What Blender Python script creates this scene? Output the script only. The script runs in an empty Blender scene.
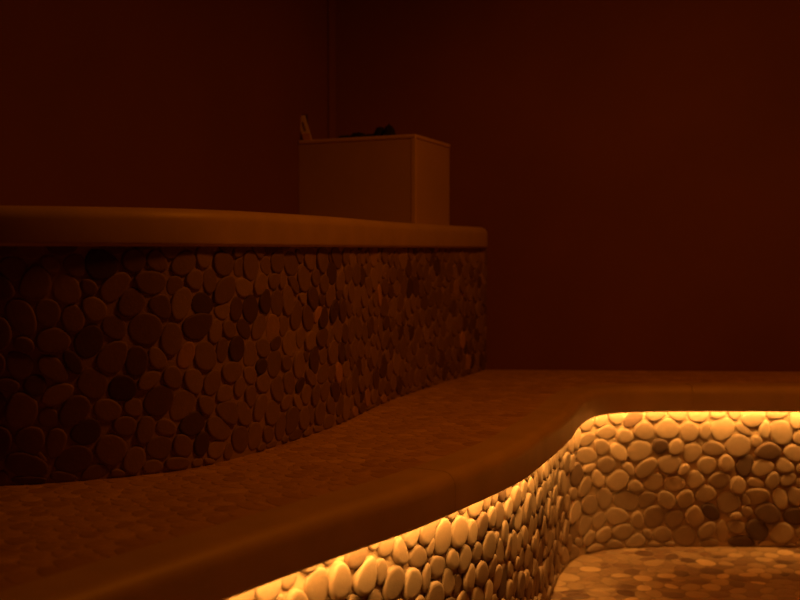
import bpy, math, random
from mathutils import Vector, geometry as geo

random.seed(11)
S = bpy.context.scene
COL = S.collection

# ------------------------------------------------------------------ camera
cam_d = bpy.data.cameras.new('camera')
cam_d.sensor_width = 36.0
cam_d.lens = 50.0
cam_d.clip_start = 0.02
cam_d.dof.use_dof = True
cam_d.dof.focus_distance = 2.15
cam_d.dof.aperture_fstop = 3.8
cam = bpy.data.objects.new('camera', cam_d)
COL.objects.link(cam)
cam.location = (0.0, 0.0, 0.83)
cam.rotation_euler = (math.radians(90) - math.atan(50 / 1111.0), 0, 0)
S.camera = cam

# ------------------------------------------------------------------ world, fill light, exposure
w = bpy.data.worlds.new('world'); S.world = w
w.use_nodes = True
w.node_tree.nodes['Background'].inputs[0].default_value = (0.0, 0.0, 0.0, 1)
w.node_tree.nodes['Background'].inputs[1].default_value = 0.0


def area(name, loc, target, size, power, col):
    d = bpy.data.lights.new(name, 'AREA')
    d.spread = math.radians(150); d.shape = 'DISK'; d.size = size; d.energy = power; d.color = col
    o = bpy.data.objects.new(name, d); COL.objects.link(o)
    o.location = loc
    o.rotation_euler = (Vector(target) - Vector(loc)).to_track_quat('-Z', 'Y').to_euler()
    return o


LED = (1.0, 0.46, 0.09)
LED_POWER = 66.0
area('ceiling_fill', (0.95, 1.98, 2.36), (0.95, 1.98, 0.0), 0.30, 8.2, (1.0, 0.22, 0.004))  # unseen fill added under the ceiling for the room's dim general light

S.view_settings.view_transform = 'Standard'
S.view_settings.look = 'None'
S.view_settings.exposure = 0.0
S.view_settings.gamma = 1.0
S.view_settings.use_curve_mapping = False
try:
    S.cycles.use_denoising = True
    S.cycles.max_bounces = 10
    S.cycles.diffuse_bounces = 7
except Exception:
    pass


# ------------------------------------------------------------------ materials
def newmat(name):
    m = bpy.data.materials.new(name); m.use_nodes = True
    nt = m.node_tree
    return m, nt, nt.nodes['Principled BSDF']


def stone_mat(name, stops, rough=0.7, fine=0.08):
    """sliced pebbles: one tone for each stone, faint veins"""
    m, nt, b = newmat(name)
    g = nt.nodes.new('ShaderNodeNewGeometry')
    r = nt.nodes.new('ShaderNodeValToRGB')
    r.color_ramp.interpolation = 'LINEAR'
    els = r.color_ramp.elements
    while len(els) < len(stops): els.new(0.5)
    for e, (p, c) in zip(els, stops):
        e.position = p; e.color = (*c, 1)
    nt.links.new(g.outputs['Random Per Island'], r.inputs[0])
    tc = nt.nodes.new('ShaderNodeTexCoord')
    n = nt.nodes.new('ShaderNodeTexNoise'); n.inputs['Scale'].default_value = 55; n.inputs['Detail'].default_value = 6
    nt.links.new(tc.outputs['Object'], n.inputs['Vector'])
    mr = nt.nodes.new('ShaderNodeMapRange')
    mr.inputs[3].default_value = 1 - fine * 2.2; mr.inputs[4].default_value = 1 + fine * 2.2
    nt.links.new(n.outputs[0], mr.inputs[0])
    mx = nt.nodes.new('ShaderNodeVectorMath'); mx.operation = 'SCALE'
    nt.links.new(r.outputs[0], mx.inputs[0]); nt.links.new(mr.outputs[0], mx.inputs['Scale'])
    nt.links.new(mx.outputs[0], b.inputs['Base Color'])
    b.inputs['Roughness'].default_value = rough
    n2 = nt.nodes.new('ShaderNodeTexNoise'); n2.inputs['Scale'].default_value = 260; n2.inputs['Detail'].default_value = 3
    nt.links.new(tc.outputs['Object'], n2.inputs['Vector'])
    bp = nt.nodes.new('ShaderNodeBump'); bp.inputs['Strength'].default_value = 0.25; bp.inputs['Distance'].default_value = 0.002
    nt.links.new(n2.outputs[0], bp.inputs['Height']); nt.links.new(bp.outputs[0], b.inputs['Normal'])
    return m


def plain_mat(name, col, rough=0.6, scale=4.0, var=0.12, bump=0.15, bscale=120, bdist=0.001):
    m, nt, b = newmat(name)
    tc = nt.nodes.new('ShaderNodeTexCoord')
    n = nt.nodes.new('ShaderNodeTexNoise'); n.inputs['Scale'].default_value = scale; n.inputs['Detail'].default_value = 5
    nt.links.new(tc.outputs['Object'], n.inputs['Vector'])
    mr = nt.nodes.new('ShaderNodeMapRange'); mr.inputs[1].default_value = 0.25; mr.inputs[2].default_value = 0.75
    mr.inputs[3].default_value = 1 - var; mr.inputs[4].default_value = 1 + var
    nt.links.new(n.outputs[0], mr.inputs[0])
    mx = nt.nodes.new('ShaderNodeVectorMath'); mx.operation = 'SCALE'; mx.inputs[0].default_value = col
    nt.links.new(mr.outputs[0], mx.inputs['Scale'])
    nt.links.new(mx.outputs[0], b.inputs['Base Color'])
    b.inputs['Roughness'].default_value = rough
    n2 = nt.nodes.new('ShaderNodeTexNoise'); n2.inputs['Scale'].default_value = bscale; n2.inputs['Detail'].default_value = 4
    nt.links.new(tc.outputs['Object'], n2.inputs['Vector'])
    bp = nt.nodes.new('ShaderNodeBump'); bp.inputs['Strength'].default_value = bump; bp.inputs['Distance'].default_value = bdist
    nt.links.new(n2.outputs[0], bp.inputs['Height']); nt.links.new(bp.outputs[0], b.inputs['Normal'])
    return m


RISER_STONE = stone_mat('riser_pebbles', [(0.0, (.07, .035, .02)), (0.04, (.13, .07, .04)), (0.08, (.24, .155, .095)),
                                          (0.6, (.29, .195, .12)), (0.9, (.34, .23, .145)), (1.0, (.40, .285, .185))])
UPPER_STONE = stone_mat('upper_riser_pebbles', [(0.0, (.08, .04, .03)), (0.10, (.14, .075, .05)), (0.25, (.20, .12, .08)),
                                                (0.75, (.27, .17, .11)), (0.97, (.33, .22, .14)), (1.0, (.50, .29, .14))])
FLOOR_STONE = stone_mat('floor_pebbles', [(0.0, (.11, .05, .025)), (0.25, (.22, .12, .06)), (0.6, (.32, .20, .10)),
                                          (0.88, (.38, .25, .13)), (1.0, (.62, .42, .22))], 0.5)
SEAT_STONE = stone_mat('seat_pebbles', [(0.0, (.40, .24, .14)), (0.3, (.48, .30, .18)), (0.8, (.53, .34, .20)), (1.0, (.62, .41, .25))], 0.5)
GROUT = plain_mat('grout', (.47, .33, .20), 0.8, 20, 0.1, 0.4, 300, 0.002)
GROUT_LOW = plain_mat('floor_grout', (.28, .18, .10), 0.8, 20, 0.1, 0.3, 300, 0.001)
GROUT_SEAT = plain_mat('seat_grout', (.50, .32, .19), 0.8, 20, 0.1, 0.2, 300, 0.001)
GROUT_UP = plain_mat('upper_grout', (.36, .24, .15), 0.8, 20, 0.1, 0.4, 300, 0.002)
NOSE = plain_mat('edge_stone', (.52, .38, .20), 0.5, 14, 0.10, 0.2, 400, 0.0008)
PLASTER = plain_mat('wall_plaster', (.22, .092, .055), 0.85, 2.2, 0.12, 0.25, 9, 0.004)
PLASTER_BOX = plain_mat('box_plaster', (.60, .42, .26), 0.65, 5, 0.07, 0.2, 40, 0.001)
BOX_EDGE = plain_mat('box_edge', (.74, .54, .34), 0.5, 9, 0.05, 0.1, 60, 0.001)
DARK = plain_mat('dark_cloth', (.012, .008, .016), 0.9, 60, 0.3, 0.5, 500, 0.001)
CARD = plain_mat('pale_card', (.92, .80, .60), 0.6, 30, 0.03, 0.05)
CARD_AMBER = plain_mat('amber_print', (.75, .42, .08), 0.6, 30, 0.03, 0.05)
CARD_DARK = plain_mat('dark_print_and_shade', (.12, .06, .035), 0.6, 30, 0.03, 0.05)  # dark print, and the shade painted on the card's back panel


def emit_mat(name, col, power):
    m, nt, b = newmat(name)
    b.inputs['Base Color'].default_value = (.8, .7, .5, 1)
    b.inputs['Emission Color'].default_value = (*col, 1)
    b.inputs['Emission Strength'].default_value = power
    return m


LED_MAT = emit_mat('amber_led', LED, LED_POWER)


# ------------------------------------------------------------------ mesh helpers
def mesh_obj(name, V, F, mat, parent=None, smooth=False, mats=None, fm=None):
    me = bpy.data.meshes.new(name)
    me.from_pydata([tuple(v) for v in V], [], F)
    me.update()
    for mm in (mats or [mat]): me.materials.append(mm)
    if fm: me.polygons.foreach_set('material_index', fm)
    if smooth: me.polygons.foreach_set('use_smooth', [True] * len(me.polygons))
    o = bpy.data.objects.new(name, me); COL.objects.link(o)
    if parent: o.parent = parent
    return o


def tag(o, label=None, cat=None, group=None, kind=None):
    for k, v in (('label', label), ('category', cat), ('group', group), ('kind', kind)):
        if v: o[k] = v
    return o


def empty(name):
    o = bpy.data.objects.new(name, None); o.empty_display_size = 0.1
    COL.objects.link(o); return o


def curve_path(pts, step=0.015, soft=3):
    """Catmull-Rom through the points, even steps, lightly smoothed"""
    P = [Vector((p[0], p[1])) for p in pts]
    Q = [P[0] * 2 - P[1]] + P + [P[-1] * 2 - P[-2]]
    D = []
    for i in range(1, len(Q) - 2):
        a, b, c, d = Q[i - 1], Q[i], Q[i + 1], Q[i + 2]
        for k in range(20):
            t = k / 20
            D.append(0.5 * ((2 * b) + (c - a) * t + (2 * a - 5 * b + 4 * c - d) * t * t + (3 * b - a - 3 * c + d) * t ** 3))
    D.append(P[-1])
    L = [0.0]
    for i in range(1, len(D)): L.append(L[-1] + (D[i] - D[i - 1]).length)
    n = max(2, int(L[-1] / step)); out = []; j = 0
    for k in range(n + 1):
        s = L[-1] * k / n
        while j < len(L) - 2 and L[j + 1] < s: j += 1
        t = (s - L[j]) / max(1e-9, L[j + 1] - L[j])
        out.append(D[j].lerp(D[j + 1], min(1, t)))
    for _ in range(soft):
        out = [out[0]] + [(out[i - 1] + out[i] * 2 + out[i + 1]) / 4 for i in range(1, len(out) - 1)] + [out[-1]]
    return out


def normals(path):
    N = []
    for i in range(len(path)):
        t = (path[min(i + 1, len(path) - 1)] - path[max(i - 1, 0)]).normalized()
        N.append(Vector((t.y, -t.x)))           # to the right of the walking direction: towards the well
    return N


def offset(path, d):
    N = normals(path)
    out = [p + n * d for p, n in zip(path, N)]
    for _ in range(4):
        out = [out[0]] + [(out[i - 1] + out[i] * 2 + out[i + 1]) / 4 for i in range(1, len(out) - 1)] + [out[-1]]
    return out


def sweep(path, prof, V, F, i0=0, i1=None):
    """closed profile [(outward, z)] along the path, capped"""
    N = normals(path); i1 = len(path) - 1 if i1 is None else i1
    base = len(V); m = len(prof)
    for i in range(i0, i1 + 1):
        for (o, z) in prof:
            p = path[i] + N[i] * o
            V.append((p.x, p.y, z))
    n = i1 - i0 + 1
    for i in range(n - 1):
        for k in range(m):
            a = base + i * m + k; b = base + i * m + (k + 1) % m
            F.append((a, b, b + m, a + m))
    F.append(tuple(base + k for k in range(m)))
    F.append(tuple(base + (n - 1) * m + k for k in reversed(range(m))))


def slab(name, poly, z0, z1, mat, parent=None):
    """flat slab of any outline"""
    pts = [Vector((p[0], p[1], 0)) for p in poly]
    tris = geo.tessellate_polygon([pts])
    n = len(pts)
    V = [(p.x, p.y, z1) for p in pts] + [(p.x, p.y, z0) for p in pts]
    area2 = sum(pts[i].x * pts[(i + 1) % n].y - pts[(i + 1) % n].x * pts[i].y for i in range(n))
    F = []
    for t in tris:
        a, b, c = t
        cr = (pts[b] - pts[a]).cross(pts[c] - pts[a]).z
        if cr < 0: b, c = c, b
        F.append((a, b, c)); F.append((a + n, c + n, b + n))
    for i in range(n):
        j = (i + 1) % n
        F.append((i, i + n, j + n, j) if area2 > 0 else (j, j + n, i + n, i))
    return mesh_obj(name, V, F, mat, parent)


# ------------------------------------------------------------------ pebble mosaic
def clip(poly, nx, ny, c):
    out = []
    for i in range(len(poly)):
        a = poly[i]; b = poly[(i + 1) % len(poly)]
        da = a[0] * nx + a[1] * ny - c; db = b[0] * nx + b[1] * ny - c
        if da <= 0: out.append(a)
        if (da < 0 < db) or (db < 0 < da):
            t = da / (da - db); out.append((a[0] + (b[0] - a[0]) * t, a[1] + (b[1] - a[1]) * t))
    return out


def cells(x0, x1, y0, y1, sp, gap, rng, keep=None, jit=0.36, wt=0.10, stretch=1.0):
    """tight packing of unequal rounded cells in a rectangle -> list of outlines"""
    seeds = []
    row = 0; y = y0 - sp
    while y < y1 + sp:
        x = x0 - sp + (row % 2) * sp * 0.5 * stretch
        while x < x1 + sp:
            px = x + rng.uniform(-jit, jit) * sp * stretch; py = y + rng.uniform(-jit, jit) * sp * 0.9
            if keep is None or keep(px, py): seeds.append((px, py, rng.uniform(-1, 1) * wt * sp * sp))
            x += sp * stretch
        y += sp * 0.88; row += 1
    R = 2.6 * sp * max(1, stretch); grid = {}
    for k, s in enumerate(seeds): grid.setdefault((int(s[0] // R), int(s[1] // R)), []).append(k)
    out = []
    for k, (sx, sy, sw) in enumerate(seeds):
        h = 1.3 * sp * stretch
        poly = [(sx - h, sy - h), (sx + h, sy - h), (sx + h, sy + h), (sx - h, sy + h)]
        gx, gy = int(sx // R), int(sy // R)
        for ax in (-1, 0, 1):
            for ay in (-1, 0, 1):
                for j in grid.get((gx + ax, gy + ay), ()):
                    if j == k: continue
                    tx, ty, tw = seeds[j]; dx, dy = tx - sx, ty - sy
                    d2 = dx * dx + dy * dy
                    if d2 > R * R or d2 < 1e-10: continue
                    d = math.sqrt(d2)
                    s = max(0.15 * d, (d2 + sw - tw) / (2 * d)) - gap / 2
                    nx, ny = dx / d, dy / d
                    poly = clip(poly, nx, ny, nx * sx + ny * sy + s)
                    if len(poly) < 3: break
        for (nx, ny, c) in ((1, 0, x1), (-1, 0, -x0), (0, 1, y1), (0, -1, -y0)):
            if len(poly) >= 3: poly = clip(poly, nx, ny, c)
        if len(poly) < 3: continue
        # drop very short edges, then round
        q = []
        for p in poly:
            if not q or math.hypot(p[0] - q[-1][0], p[1] - q[-1][1]) > sp * 0.12: q.append(p)
        if len(q) < 3: continue
        a = 0.5 * sum(q[i][0] * q[(i + 1) % len(q)][1] - q[(i + 1) % len(q)][0] * q[i][1] for i in range(len(q)))
        if abs(a) < sp * sp * 0.10: continue
        out.append(q)
    return out


def rounded(q, n):
    for it in range(2):
        r = []
        f = 0.30 if it == 0 else 0.25
        for i in range(len(q)):
            a = q[i]; b = q[(i + 1) % len(q)]
            r.append((a[0] * (1 - f) + b[0] * f, a[1] * (1 - f) + b[1] * f))
            r.append((a[0] * f + b[0] * (1 - f), a[1] * f + b[1] * (1 - f)))
        q = r
    L = [0.0]
    for i in range(len(q)): L.append(L[-1] + math.dist(q[i], q[(i + 1) % len(q)]))
    out = []; j = 0
    for k in range(n):
        s = L[-1] * k / n
        while L[j + 1] < s: j += 1
        t = (s - L[j]) / max(1e-9, L[j + 1] - L[j]); a = q[j]; b = q[(j + 1) % len(q)]
        out.append((a[0] + (b[0] - a[0]) * t, a[1] + (b[1] - a[1]) * t))
    return out


def stones(cs, place, thick, rng, rim=0.0026, n=18, rings=None, vary=0.3, tilt=0.05):
    """each outline -> a sliced pebble with rolled rim; place(u, v, h) -> xyz"""
    V = []; F = []
    rings = rings or [(0.0, -0.2), (0.0, 0.45), (0.35, 0.80), (1.0, 0.97), (2.2, 1.0)]
    for q in cs:
        o = rounded(q, n)
        cx = sum(p[0] for p in o) / n; cy = sum(p[1] for p in o) / n
        sxx = sum((p[0] - cx) ** 2 for p in o) / n; syy = sum((p[1] - cy) ** 2 for p in o) / n
        sxy = sum((p[0] - cx) * (p[1] - cy) for p in o) / n; det = max(sxx * syy - sxy * sxy, 1e-12)
        e = []
        for (x, y) in o:                          # pull each outline towards its own oval
            dx, dy = x - cx, y - cy
            k = math.sqrt(2 / max((syy * dx * dx - 2 * sxy * dx * dy + sxx * dy * dy) / det, 1e-9))
            k = 1 + 0.55 * (k - 1)
            e.append((cx + dx * k, cy + dy * k))
        o = e
        th = thick * (1 + rng.uniform(-vary, vary))
        tx = rng.uniform(-1, 1) * tilt; ty = rng.uniform(-1, 1) * tilt
        b = len(V)
        for (ins, hh) in rings:
            for (x, y) in o:
                dx, dy = x - cx, y - cy; d = math.hypot(dx, dy)
                k = max(0.2, 1 - ins * rim / max(d, 1e-6))
                x2, y2 = cx + dx * k, cy + dy * k
                V.append(place(x2, y2, th * hh + (0 if hh <= 0 else (tx * dx + ty * dy) * k)))
        V.append(place(cx, cy, th))
        m = len(rings)
        for r in range(m - 1):
            for k in range(n):
                a = b + r * n + k; c = b + r * n + (k + 1) % n
                F.append((a, c, c + n, a + n))
        for k in range(n):
            F.append((b + (m - 1) * n + k, b + (m - 1) * n + (k + 1) % n, b + m * n))
    return V, F


def on_path(path):
    N = normals(path); L = [0.0]
    for i in range(1, len(path)): L.append(L[-1] + (path[i] - path[i - 1]).length)
    step = L[-1] / (len(path) - 1)

    def place(u, v, h):
        f = min(max(u / step, 0), len(path) - 1.0001); i = int(f); t = f - i
        p = path[i].lerp(path[i + 1], t); n = N[i].lerp(N[i + 1], t)
        return (p.x + n.x * h, p.y + n.y * h, v)
    return place, L[-1]


def inside(poly):
    P = [(p[0], p[1]) for p in poly]

    def f(x, y):
        c = False; j = len(P) - 1
        for i in range(len(P)):
            if (P[i][1] > y) != (P[j][1] > y) and x < (P[j][0] - P[i][0]) * (y - P[i][1]) / (P[j][1] - P[i][1]) + P[i][0]:
                c = not c
            j = i
        return c
    return f


# ------------------------------------------------------------------ plan of the room (metres)
FZ = -0.014                                      # floor level
SEAT_Z, UP_Z, TH, UTH = 0.45, 0.899, 0.07, 0.063
XR, XL, YN, ZC = 2.30, -1.95, -1.15, 2.40
CORNER = Vector((-0.217, 3.552))


def wall_b(x): return 3.552 - 0.062 * (x + 0.217)


def wall_a_x(y): return -0.217 + (y - 3.552) * (0.51 / 0.86)


LOW = curve_path([(-.90, -1.15), (-.88, -.3), (-.78, .3), (-.62, .75), (-.41, 1.11), (-.218, 1.409), (-.138, 1.530), (-.051, 1.655),
                  (.023, 1.757), (.110, 1.903), (.184, 2.033), (.246, 2.156), (.305, 2.315), (.357, 2.46), (.410, 2.625), (.458, 2.80),
                  (.503, 2.927), (.548, 3.000), (.605, 3.043), (.695, 3.063), (.834, 3.068), (1.112, 3.060), (1.42, 3.01),
                  (1.62, 2.86), (1.71, 2.60), (1.74, 2.2), (1.75, 1.2), (1.75, -1.15)])
UP = curve_path([(-1.26, 1.80), (-.95, 1.765), (-.642, 1.775), (-.423, 1.868), (-.314, 1.985), (-.213, 2.198), (-.131, 2.414),
                 (-.033, 2.765), (.092, 3.093), (.192, 3.325), (.246, 3.45), (.274, 3.52)])

# ------------------------------------------------------------------ room shell
RM = [(XL, YN), (XR, YN), (XR, wall_b(XR)), (CORNER.x, CORNER.y), (XL, 3.552 + (XL + 0.217) * 0.86 / 0.51)]


def wall(name, a, b, th=0.10, mat=PLASTER):
    a = Vector(a); b = Vector(b); d = (b - a).normalized(); n = Vector((d.y, -d.x))   # outward of a counter-clockwise room
    V = []
    for p in (a, b, b + n * th, a + n * th):
        V.append((p.x, p.y, -0.1)); V.append((p.x, p.y, ZC + 0.1))
    F = [(0, 2, 3, 1), (2, 4, 5, 3), (4, 6, 7, 5), (6, 0, 1, 7), (1, 3, 5, 7), (0, 6, 4, 2)]
    return tag(mesh_obj(name, V, F, mat), kind='structure')


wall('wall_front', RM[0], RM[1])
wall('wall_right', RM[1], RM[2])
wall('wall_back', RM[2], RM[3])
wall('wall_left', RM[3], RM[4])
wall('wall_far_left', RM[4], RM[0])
cei = mesh_obj('ceiling', [(XL - .1, YN - .1, ZC), (XR + .1, YN - .1, ZC), (XR + .1, 3.75, ZC), (XL - .1, 3.75, ZC),
                           (XL - .1, YN - .1, ZC + .1), (XR + .1, YN - .1, ZC + .1), (XR + .1, 3.75, ZC + .1), (XL - .1, 3.75, ZC + .1)],
               [(0, 3, 2, 1), (4, 5, 6, 7), (0, 1, 5, 4), (1, 2, 6, 5), (2, 3, 7, 6), (3, 0, 4, 7)], PLASTER)
tag(cei, kind='structure')

# narrow upright strip that closes the corner of the two walls
dA = Vector((-0.51, -0.86)).normalized(); dB = Vector((1, -0.062)).normalized()
cA = CORNER + dA * 0.024; cB = CORNER + dB * 0.014
V = []
for z in (UP_Z, ZC):
    for p in (CORNER, cA, cA + Vector((0.006, -0.003)), cB + Vector((-0.001, -0.006)), cB):
        V.append((p.x, p.y, z))
F = [(4, 3, 2, 1, 0), (5, 6, 7, 8, 9)] + [(k, (k + 1) % 5, (k + 1) % 5 + 5, k + 5) for k in range(5)]
tag(mesh_obj('trim_1', V, F, PLASTER), kind='structure')

# floor: screed with flat mosaic stones
fl = mesh_obj('floor', [(XL - .1, YN - .1, -.1), (XR + .1, YN - .1, -.1), (XR + .1, 3.75, -.1), (XL - .1, 3.75, -.1),
                        (XL - .1, YN - .1, FZ), (XR + .1, YN - .1, FZ), (XR + .1, 3.75, FZ), (XL - .1, 3.75, FZ)],
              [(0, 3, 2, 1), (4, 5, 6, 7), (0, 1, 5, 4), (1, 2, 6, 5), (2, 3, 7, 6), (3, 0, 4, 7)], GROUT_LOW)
tag(fl, kind='structure')
rng = random.Random(5)
well = inside([(p.x, p.y) for p in offset(LOW, -0.058)])
cs = cells(-1.0, 1.85, -1.12, 3.2, 0.040, 0.0014, rng, keep=well, stretch=1.35, jit=0.46, wt=0.2)
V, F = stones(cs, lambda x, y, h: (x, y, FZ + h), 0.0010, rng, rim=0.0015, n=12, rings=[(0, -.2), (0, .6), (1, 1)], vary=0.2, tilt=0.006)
tag(mesh_obj('floor_mosaic', V, F, FLOOR_STONE, smooth=True), kind='structure').parent = fl


# ------------------------------------------------------------------ lower bench
def nosing(name, path, z1, parent, joints, r_top=0.026, back=-0.085, th=TH, lip=0.030):
    z0 = z1 - th; prof = [(back, z1 + .002)]
    for k in range(9):
        a = math.radians(90 - 90 * k / 8)
        prof.append((-r_top + r_top * math.cos(a), z1 + .002 - r_top + r_top * math.sin(a)))
    rb = 0.008
    for k in range(6):
        a = math.radians(-90 * k / 5)
        prof.append((-rb + rb * math.cos(a), z0 + rb + rb * math.sin(a)))
    prof += [(-lip, z0), (-lip, z0 + .018), (back, z0 + .018)]
    V = []; F = []; n = len(path) - 1
    P = offset(path, 0)
    cuts = [0] + joints + [n]
    # each run of stone stops 1 mm short of the joint
    for a, b in zip(cuts[:-1], cuts[1:]):
        sub = P[a:b + 1]
        if b != n:
            t = (sub[-1] - sub[-2]).normalized(); sub = sub[:-1] + [sub[-1] - t * 0.0014]
        sweep(sub, prof, V, F)
    return mesh_obj(name, V, F, NOSE, parent, smooth=False)


def auto_smooth(o, deg=35):
    me = o.data
    me.polygons.foreach_set('use_smooth', [True] * len(me.polygons))
    me.set_sharp_from_angle(angle=math.radians(deg))


def riser(path, z0, z1, parent, mat, rng, sp, thick, grout=None, depth=0.06, rim=0.0042):
    V = []; F = []
    sweep(path, [(0, z0), (0, z1), (-depth, z1), (-depth, z0)], V, F)
    rs = mesh_obj('riser', V, F, grout or GROUT, parent); auto_smooth(rs, 40)
    place, L = on_path(path)
    cs = cells(0.002, L - 0.002, z0 + .002, z1 - .001, sp, 0.0010, rng, jit=0.37, wt=0.17)
    V, F = stones(cs, place, thick, rng, rim=rim, vary=0.4, tilt=0.07)
    mesh_obj('pebble_cladding', V, F, mat, rs, smooth=True)
    return rs


bench = tag(empty('bench'), 'low curved mosaic bench lit from under its rounded edge, wrapping the sunken floor', 'bench')
RIS = offset(LOW, -0.060)
seat_in = offset(LOW, -0.080)
poly = [(p.x, p.y) for p in seat_in]
poly[0] = (poly[0][0], YN + .002); poly[-1] = (poly[-1][0], YN + .002)
poly = poly + [(XR - .002, YN + .002), (XR - .002, wall_b(XR) - .002), (CORNER.x, CORNER.y - .003)] + \
    [(wall_a_x(0.66) + .003, 0.66), (XL + .002, 0.60), (XL + .002, YN + .002)]
seat = slab('seat', poly, SEAT_Z - TH + .018, SEAT_Z, GROUT_SEAT, bench)
rng = random.Random(21)
ins = inside([(p.x, p.y) for p in offset(LOW, -0.108)] + [(XR - .03, YN + .03), (XR - .03, wall_b(XR) - .03), (CORNER.x + .02, CORNER.y - .03),
                                                        (wall_a_x(0.66) + .03, 0.66), (XL + .03, 0.60), (XL + .03, YN + .03)])
up_in = inside([(p.x, p.y) for p in offset(UP, -0.06)] + [(CORNER.x, CORNER.y + 1), (XL - 1, 3.5), (XL - 1, 1.8)])
cs = cells(XL, XR - .003, YN, 3.56, 0.035, 0.0014, rng, keep=lambda x, y: ins(x, y) and not up_in(x, y))
cs = [q for q in cs if all(p[1] < wall_b(p[0]) - .004 for p in q)]
V, F = stones(cs, lambda x, y, h: (x, y, SEAT_Z + h), 0.0005, rng, rim=0.0015, n=12, rings=[(0, -.2), (0, .6), (1, 1)], vary=0.2, tilt=0.006)
mesh_obj('pebble_mosaic', V, F, SEAT_STONE, seat, smooth=True)


def nearest(path, x, y): return min(range(len(path)), key=lambda i: (path[i] - Vector((x, y))).length)


J = sorted([nearest(LOW, -.60, .8), nearest(LOW, .085, 1.875), nearest(LOW, .815, 3.066), nearest(LOW, 1.73, 2.3), nearest(LOW, 1.75, .6)])
ns = nosing('edge', LOW, SEAT_Z, bench, J, lip=0.022); auto_smooth(ns)
riser(RIS, FZ, SEAT_Z - TH + .017, bench, RISER_STONE, random.Random(3), 0.054, 0.0072)

# amber light strip in the channel under the edge
V = []; F = []
LS = LOW[nearest(LOW, -.6, .8):nearest(LOW, 1.5, 2.97):3]
# four-sided strip: only the diffuser face, tilted down and in towards the pebbles, gives light
z = SEAT_Z - TH
sweep(LS, [(-.0235, z + .007), (-.0235, z + .0165), (-.034, z + .0165)], V, F)
FM = [0] * len(F)
n = len(LS)
for i in range(n - 1): FM[i * 3 + 2] = 1
ls = mesh_obj('light_strip', V, F, None, bench, mats=[NOSE, LED_MAT], fm=FM)
tag(ls, 'glowing amber light strip')

# ------------------------------------------------------------------ upper bench
ub = tag(empty('bench'), 'high dark bench with pebble-clad front and thick rounded slab, against the left wall', 'bench')
riser(UP, SEAT_Z, UP_Z - UTH + .017, ub, UPPER_STONE, random.Random(8), 0.046, 0.0034, GROUT_UP, rim=0.0022)
UPN = offset(UP, 0.018)
# the slab's front turns in to the back wall with a small radius
e = UPN[-1]
UPN = UPN[:-4] + [UPN[-4] + Vector((.004, .012)), UPN[-4] + Vector((.006, .026)), UPN[-4] + Vector((.003, .040)), UPN[-4] + Vector((-.006, .050))]
nearw = [p for p in UPN]
UPN = [p if p.y < wall_b(p.x) - .004 else Vector((p.x, wall_b(p.x) - .004)) for p in UPN]
ns = nosing('edge', UPN, UP_Z, ub, [nearest(UPN, -1.0, 1.76)], r_top=0.022, back=-0.05, th=UTH, lip=0.036); auto_smooth(ns)
inner = offset(UPN, -0.048)
poly = [(p.x, p.y) for p in inner[:-6]] + [(inner[-6].x, wall_b(inner[-6].x) - .004), (CORNER.x + .004, CORNER.y - .006)]
poly += [(wall_a_x(1.80) + .006, 1.80 - .006)]
slab('seat', poly, UP_Z - UTH + .018, UP_Z, NOSE, ub)

# ------------------------------------------------------------------ plastered box in the corner of the upper bench
BZ = 1.163
box = tag(empty('corner_box'), 'plastered square-edged box in the room corner, on top of the high bench', 'box')
c0 = Vector((-.312, 3.399)); c1 = Vector((.0435, 3.21)); c2 = Vector((.157, 3.522))
cc = CORNER + Vector((.012, -.014))
c0 = c0 + Vector((.002, -.002))


def prism(name, poly, z0, z1, mat, parent, bev=0.0):
    n = len(poly)
    V = [(p[0], p[1], z0) for p in poly] + [(p[0], p[1], z1) for p in poly]
    F = [tuple(reversed(range(n))), tuple(range(n, 2 * n))] + [(k, (k + 1) % n, (k + 1) % n + n, k + n) for k in range(n)]
    o = mesh_obj(name, V, F, mat, parent)
    if bev:
        m = o.modifiers.new('bevel', 'BEVEL'); m.width = bev; m.segments = 3; m.limit_method = 'ANGLE'
    return o


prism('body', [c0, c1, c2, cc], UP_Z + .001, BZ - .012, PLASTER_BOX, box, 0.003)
ctr = (c0 + c1 + c2 + cc) / 4
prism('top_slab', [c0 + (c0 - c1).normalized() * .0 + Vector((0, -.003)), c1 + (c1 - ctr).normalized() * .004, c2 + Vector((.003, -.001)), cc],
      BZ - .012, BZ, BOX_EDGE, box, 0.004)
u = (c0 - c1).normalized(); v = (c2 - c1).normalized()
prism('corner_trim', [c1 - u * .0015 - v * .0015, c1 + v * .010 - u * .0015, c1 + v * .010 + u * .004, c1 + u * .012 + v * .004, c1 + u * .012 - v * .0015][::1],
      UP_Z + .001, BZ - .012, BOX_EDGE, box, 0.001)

# ------------------------------------------------------------------ folded card on the box
cd = tag(empty('folded_card'), 'small pale folded card with dark mark, upright at left end of the box', 'card')
ux = Vector((.88, -.47, 0)).normalized()        # across the card
uy = Vector((.47, .88, 0)).normalized()         # towards the corner


def card_panel(name, base, lean_x, lean_y, wdt, hgt, th, mat, parent, h0=0.0):
    up = Vector((lean_x * ux.x + lean_y * uy.x, lean_x * ux.y + lean_y * uy.y, 1)).normalized()
    V = []
    for dz in (h0, hgt):
        for (a, b) in ((0, 0), (wdt, 0), (wdt, th), (0, th)):
            V.append(base + ux * a + uy * b + up * dz)
    F = [(3, 2, 1, 0), (4, 5, 6, 7), (0, 1, 5, 4), (1, 2, 6, 5), (2, 3, 7, 6), (3, 0, 4, 7)]
    return mesh_obj(name, V, F, mat, parent), up


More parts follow.
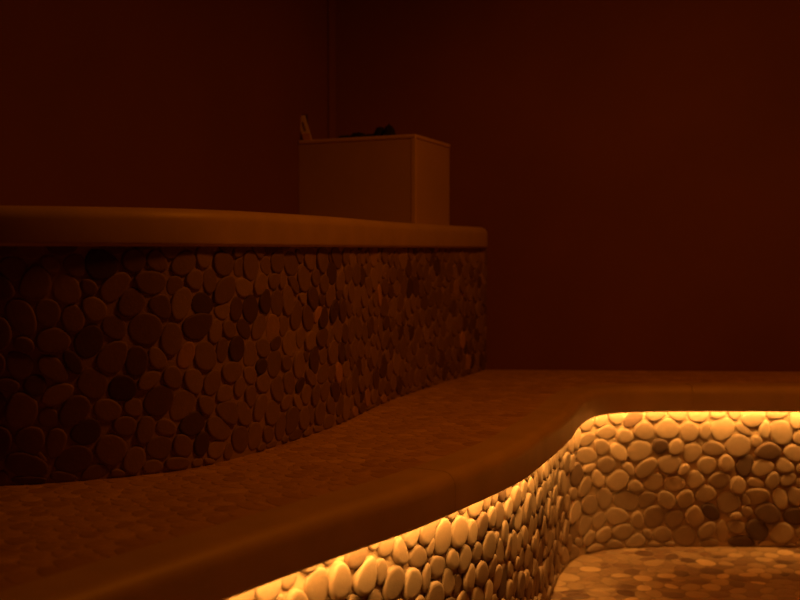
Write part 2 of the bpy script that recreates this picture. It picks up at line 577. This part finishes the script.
cb = Vector((-.2935, 3.3965, BZ + .0005))
fp, up = card_panel('front_panel', cb, -.40, .10, .029, .082, .003, CARD, cd)
card_panel('amber_band', cb - uy * .0006, -.40, .10, .029, .022, .0006, CARD_AMBER, fp, 0.001)
card_panel('printed_mark', cb - uy * .0006 + ux * .012, -.40, .10, .006, .060, .0006, CARD_DARK, fp, 0.030)
card_panel('back_panel', cb - ux * .012 + uy * .012, -.03, -.02, .022, .079, .003, CARD_DARK, cd)  # back of the card in shadow: its shade is put into the dark colour

# ------------------------------------------------------------------ dark crumpled cloth on the box
def cloth(parent=None):
    """crumpled lump with two humps and a low trailing tail"""
    rng = random.Random(4)
    humps = [(-.168, .030, .030, .020, .010), (-.13, .042, .034, .022, .017), (-.090, .05, .034, .018, .012),
             (-.055, .043, .020, .022, .030), (-.022, .036, .021, .022, .033)]
    nx, ny = 90, 34;  SH = -.078; X0, X1, Y0, Y1 = -.205 + SH, .006 + SH, .004, .085
    humps = [(a + SH, b, ra, rb_, hh) for (a, b, ra, rb_, hh) in humps]
    H = {}
    for i in range(nx + 1):
        for j in range(ny + 1):
            x = X0 + (X1 - X0) * i / nx; y = Y0 + (Y1 - Y0) * j / ny; h = 0
            for (a, b, ra, rb_, hh) in humps:
                d = ((x - a) / ra) ** 2 + ((y - b) / rb_) ** 2
                if d < 1: h = max(h, hh * math.sqrt(1 - d))
            if h > 0:
                h *= 1 + 0.16 * math.sin(x * 310 + y * 120) * math.sin(y * 260 - x * 90)
            H[i, j] = h
    V = []; F = []; idx = {}

    def vert(i, j, top):
        k = (i, j, top)
        if k not in idx:
            x = X0 + (X1 - X0) * i / nx; y = Y0 + (Y1 - Y0) * j / ny
            p = c1 + Vector((-u.x * x, -u.y * x)) + v * y
            idx[k] = len(V); V.append((p.x, p.y, BZ + .0006 + (H[i, j] if top else 0)))
        return idx[k]
    # u points from the near corner to the left end, x is negative to the left
    act = {(i, j) for i in range(nx) for j in range(ny) if max(H[i, j], H[i + 1, j], H[i, j + 1], H[i + 1, j + 1]) > 0}
    for (i, j) in act:
        F.append((vert(i, j, 1), vert(i + 1, j, 1), vert(i + 1, j + 1, 1), vert(i, j + 1, 1)))
        F.append((vert(i, j + 1, 0), vert(i + 1, j + 1, 0), vert(i + 1, j, 0), vert(i, j, 0)))
        for (di, dj, a, b) in ((0, -1, (i, j), (i + 1, j)), (1, 0, (i + 1, j), (i + 1, j + 1)), (0, 1, (i + 1, j + 1), (i, j + 1)), (-1, 0, (i, j + 1), (i, j))):
            if (i + di, j + dj) not in act:
                F.append((vert(*a, 0), vert(*b, 0), vert(*b, 1), vert(*a, 1)))
    o = mesh_obj('crumpled_cloth', V, F, DARK, parent, smooth=True)
    return o


tag(cloth(), 'dark crumpled cloth with a low trailing end, lying on top of the corner box', 'cloth')
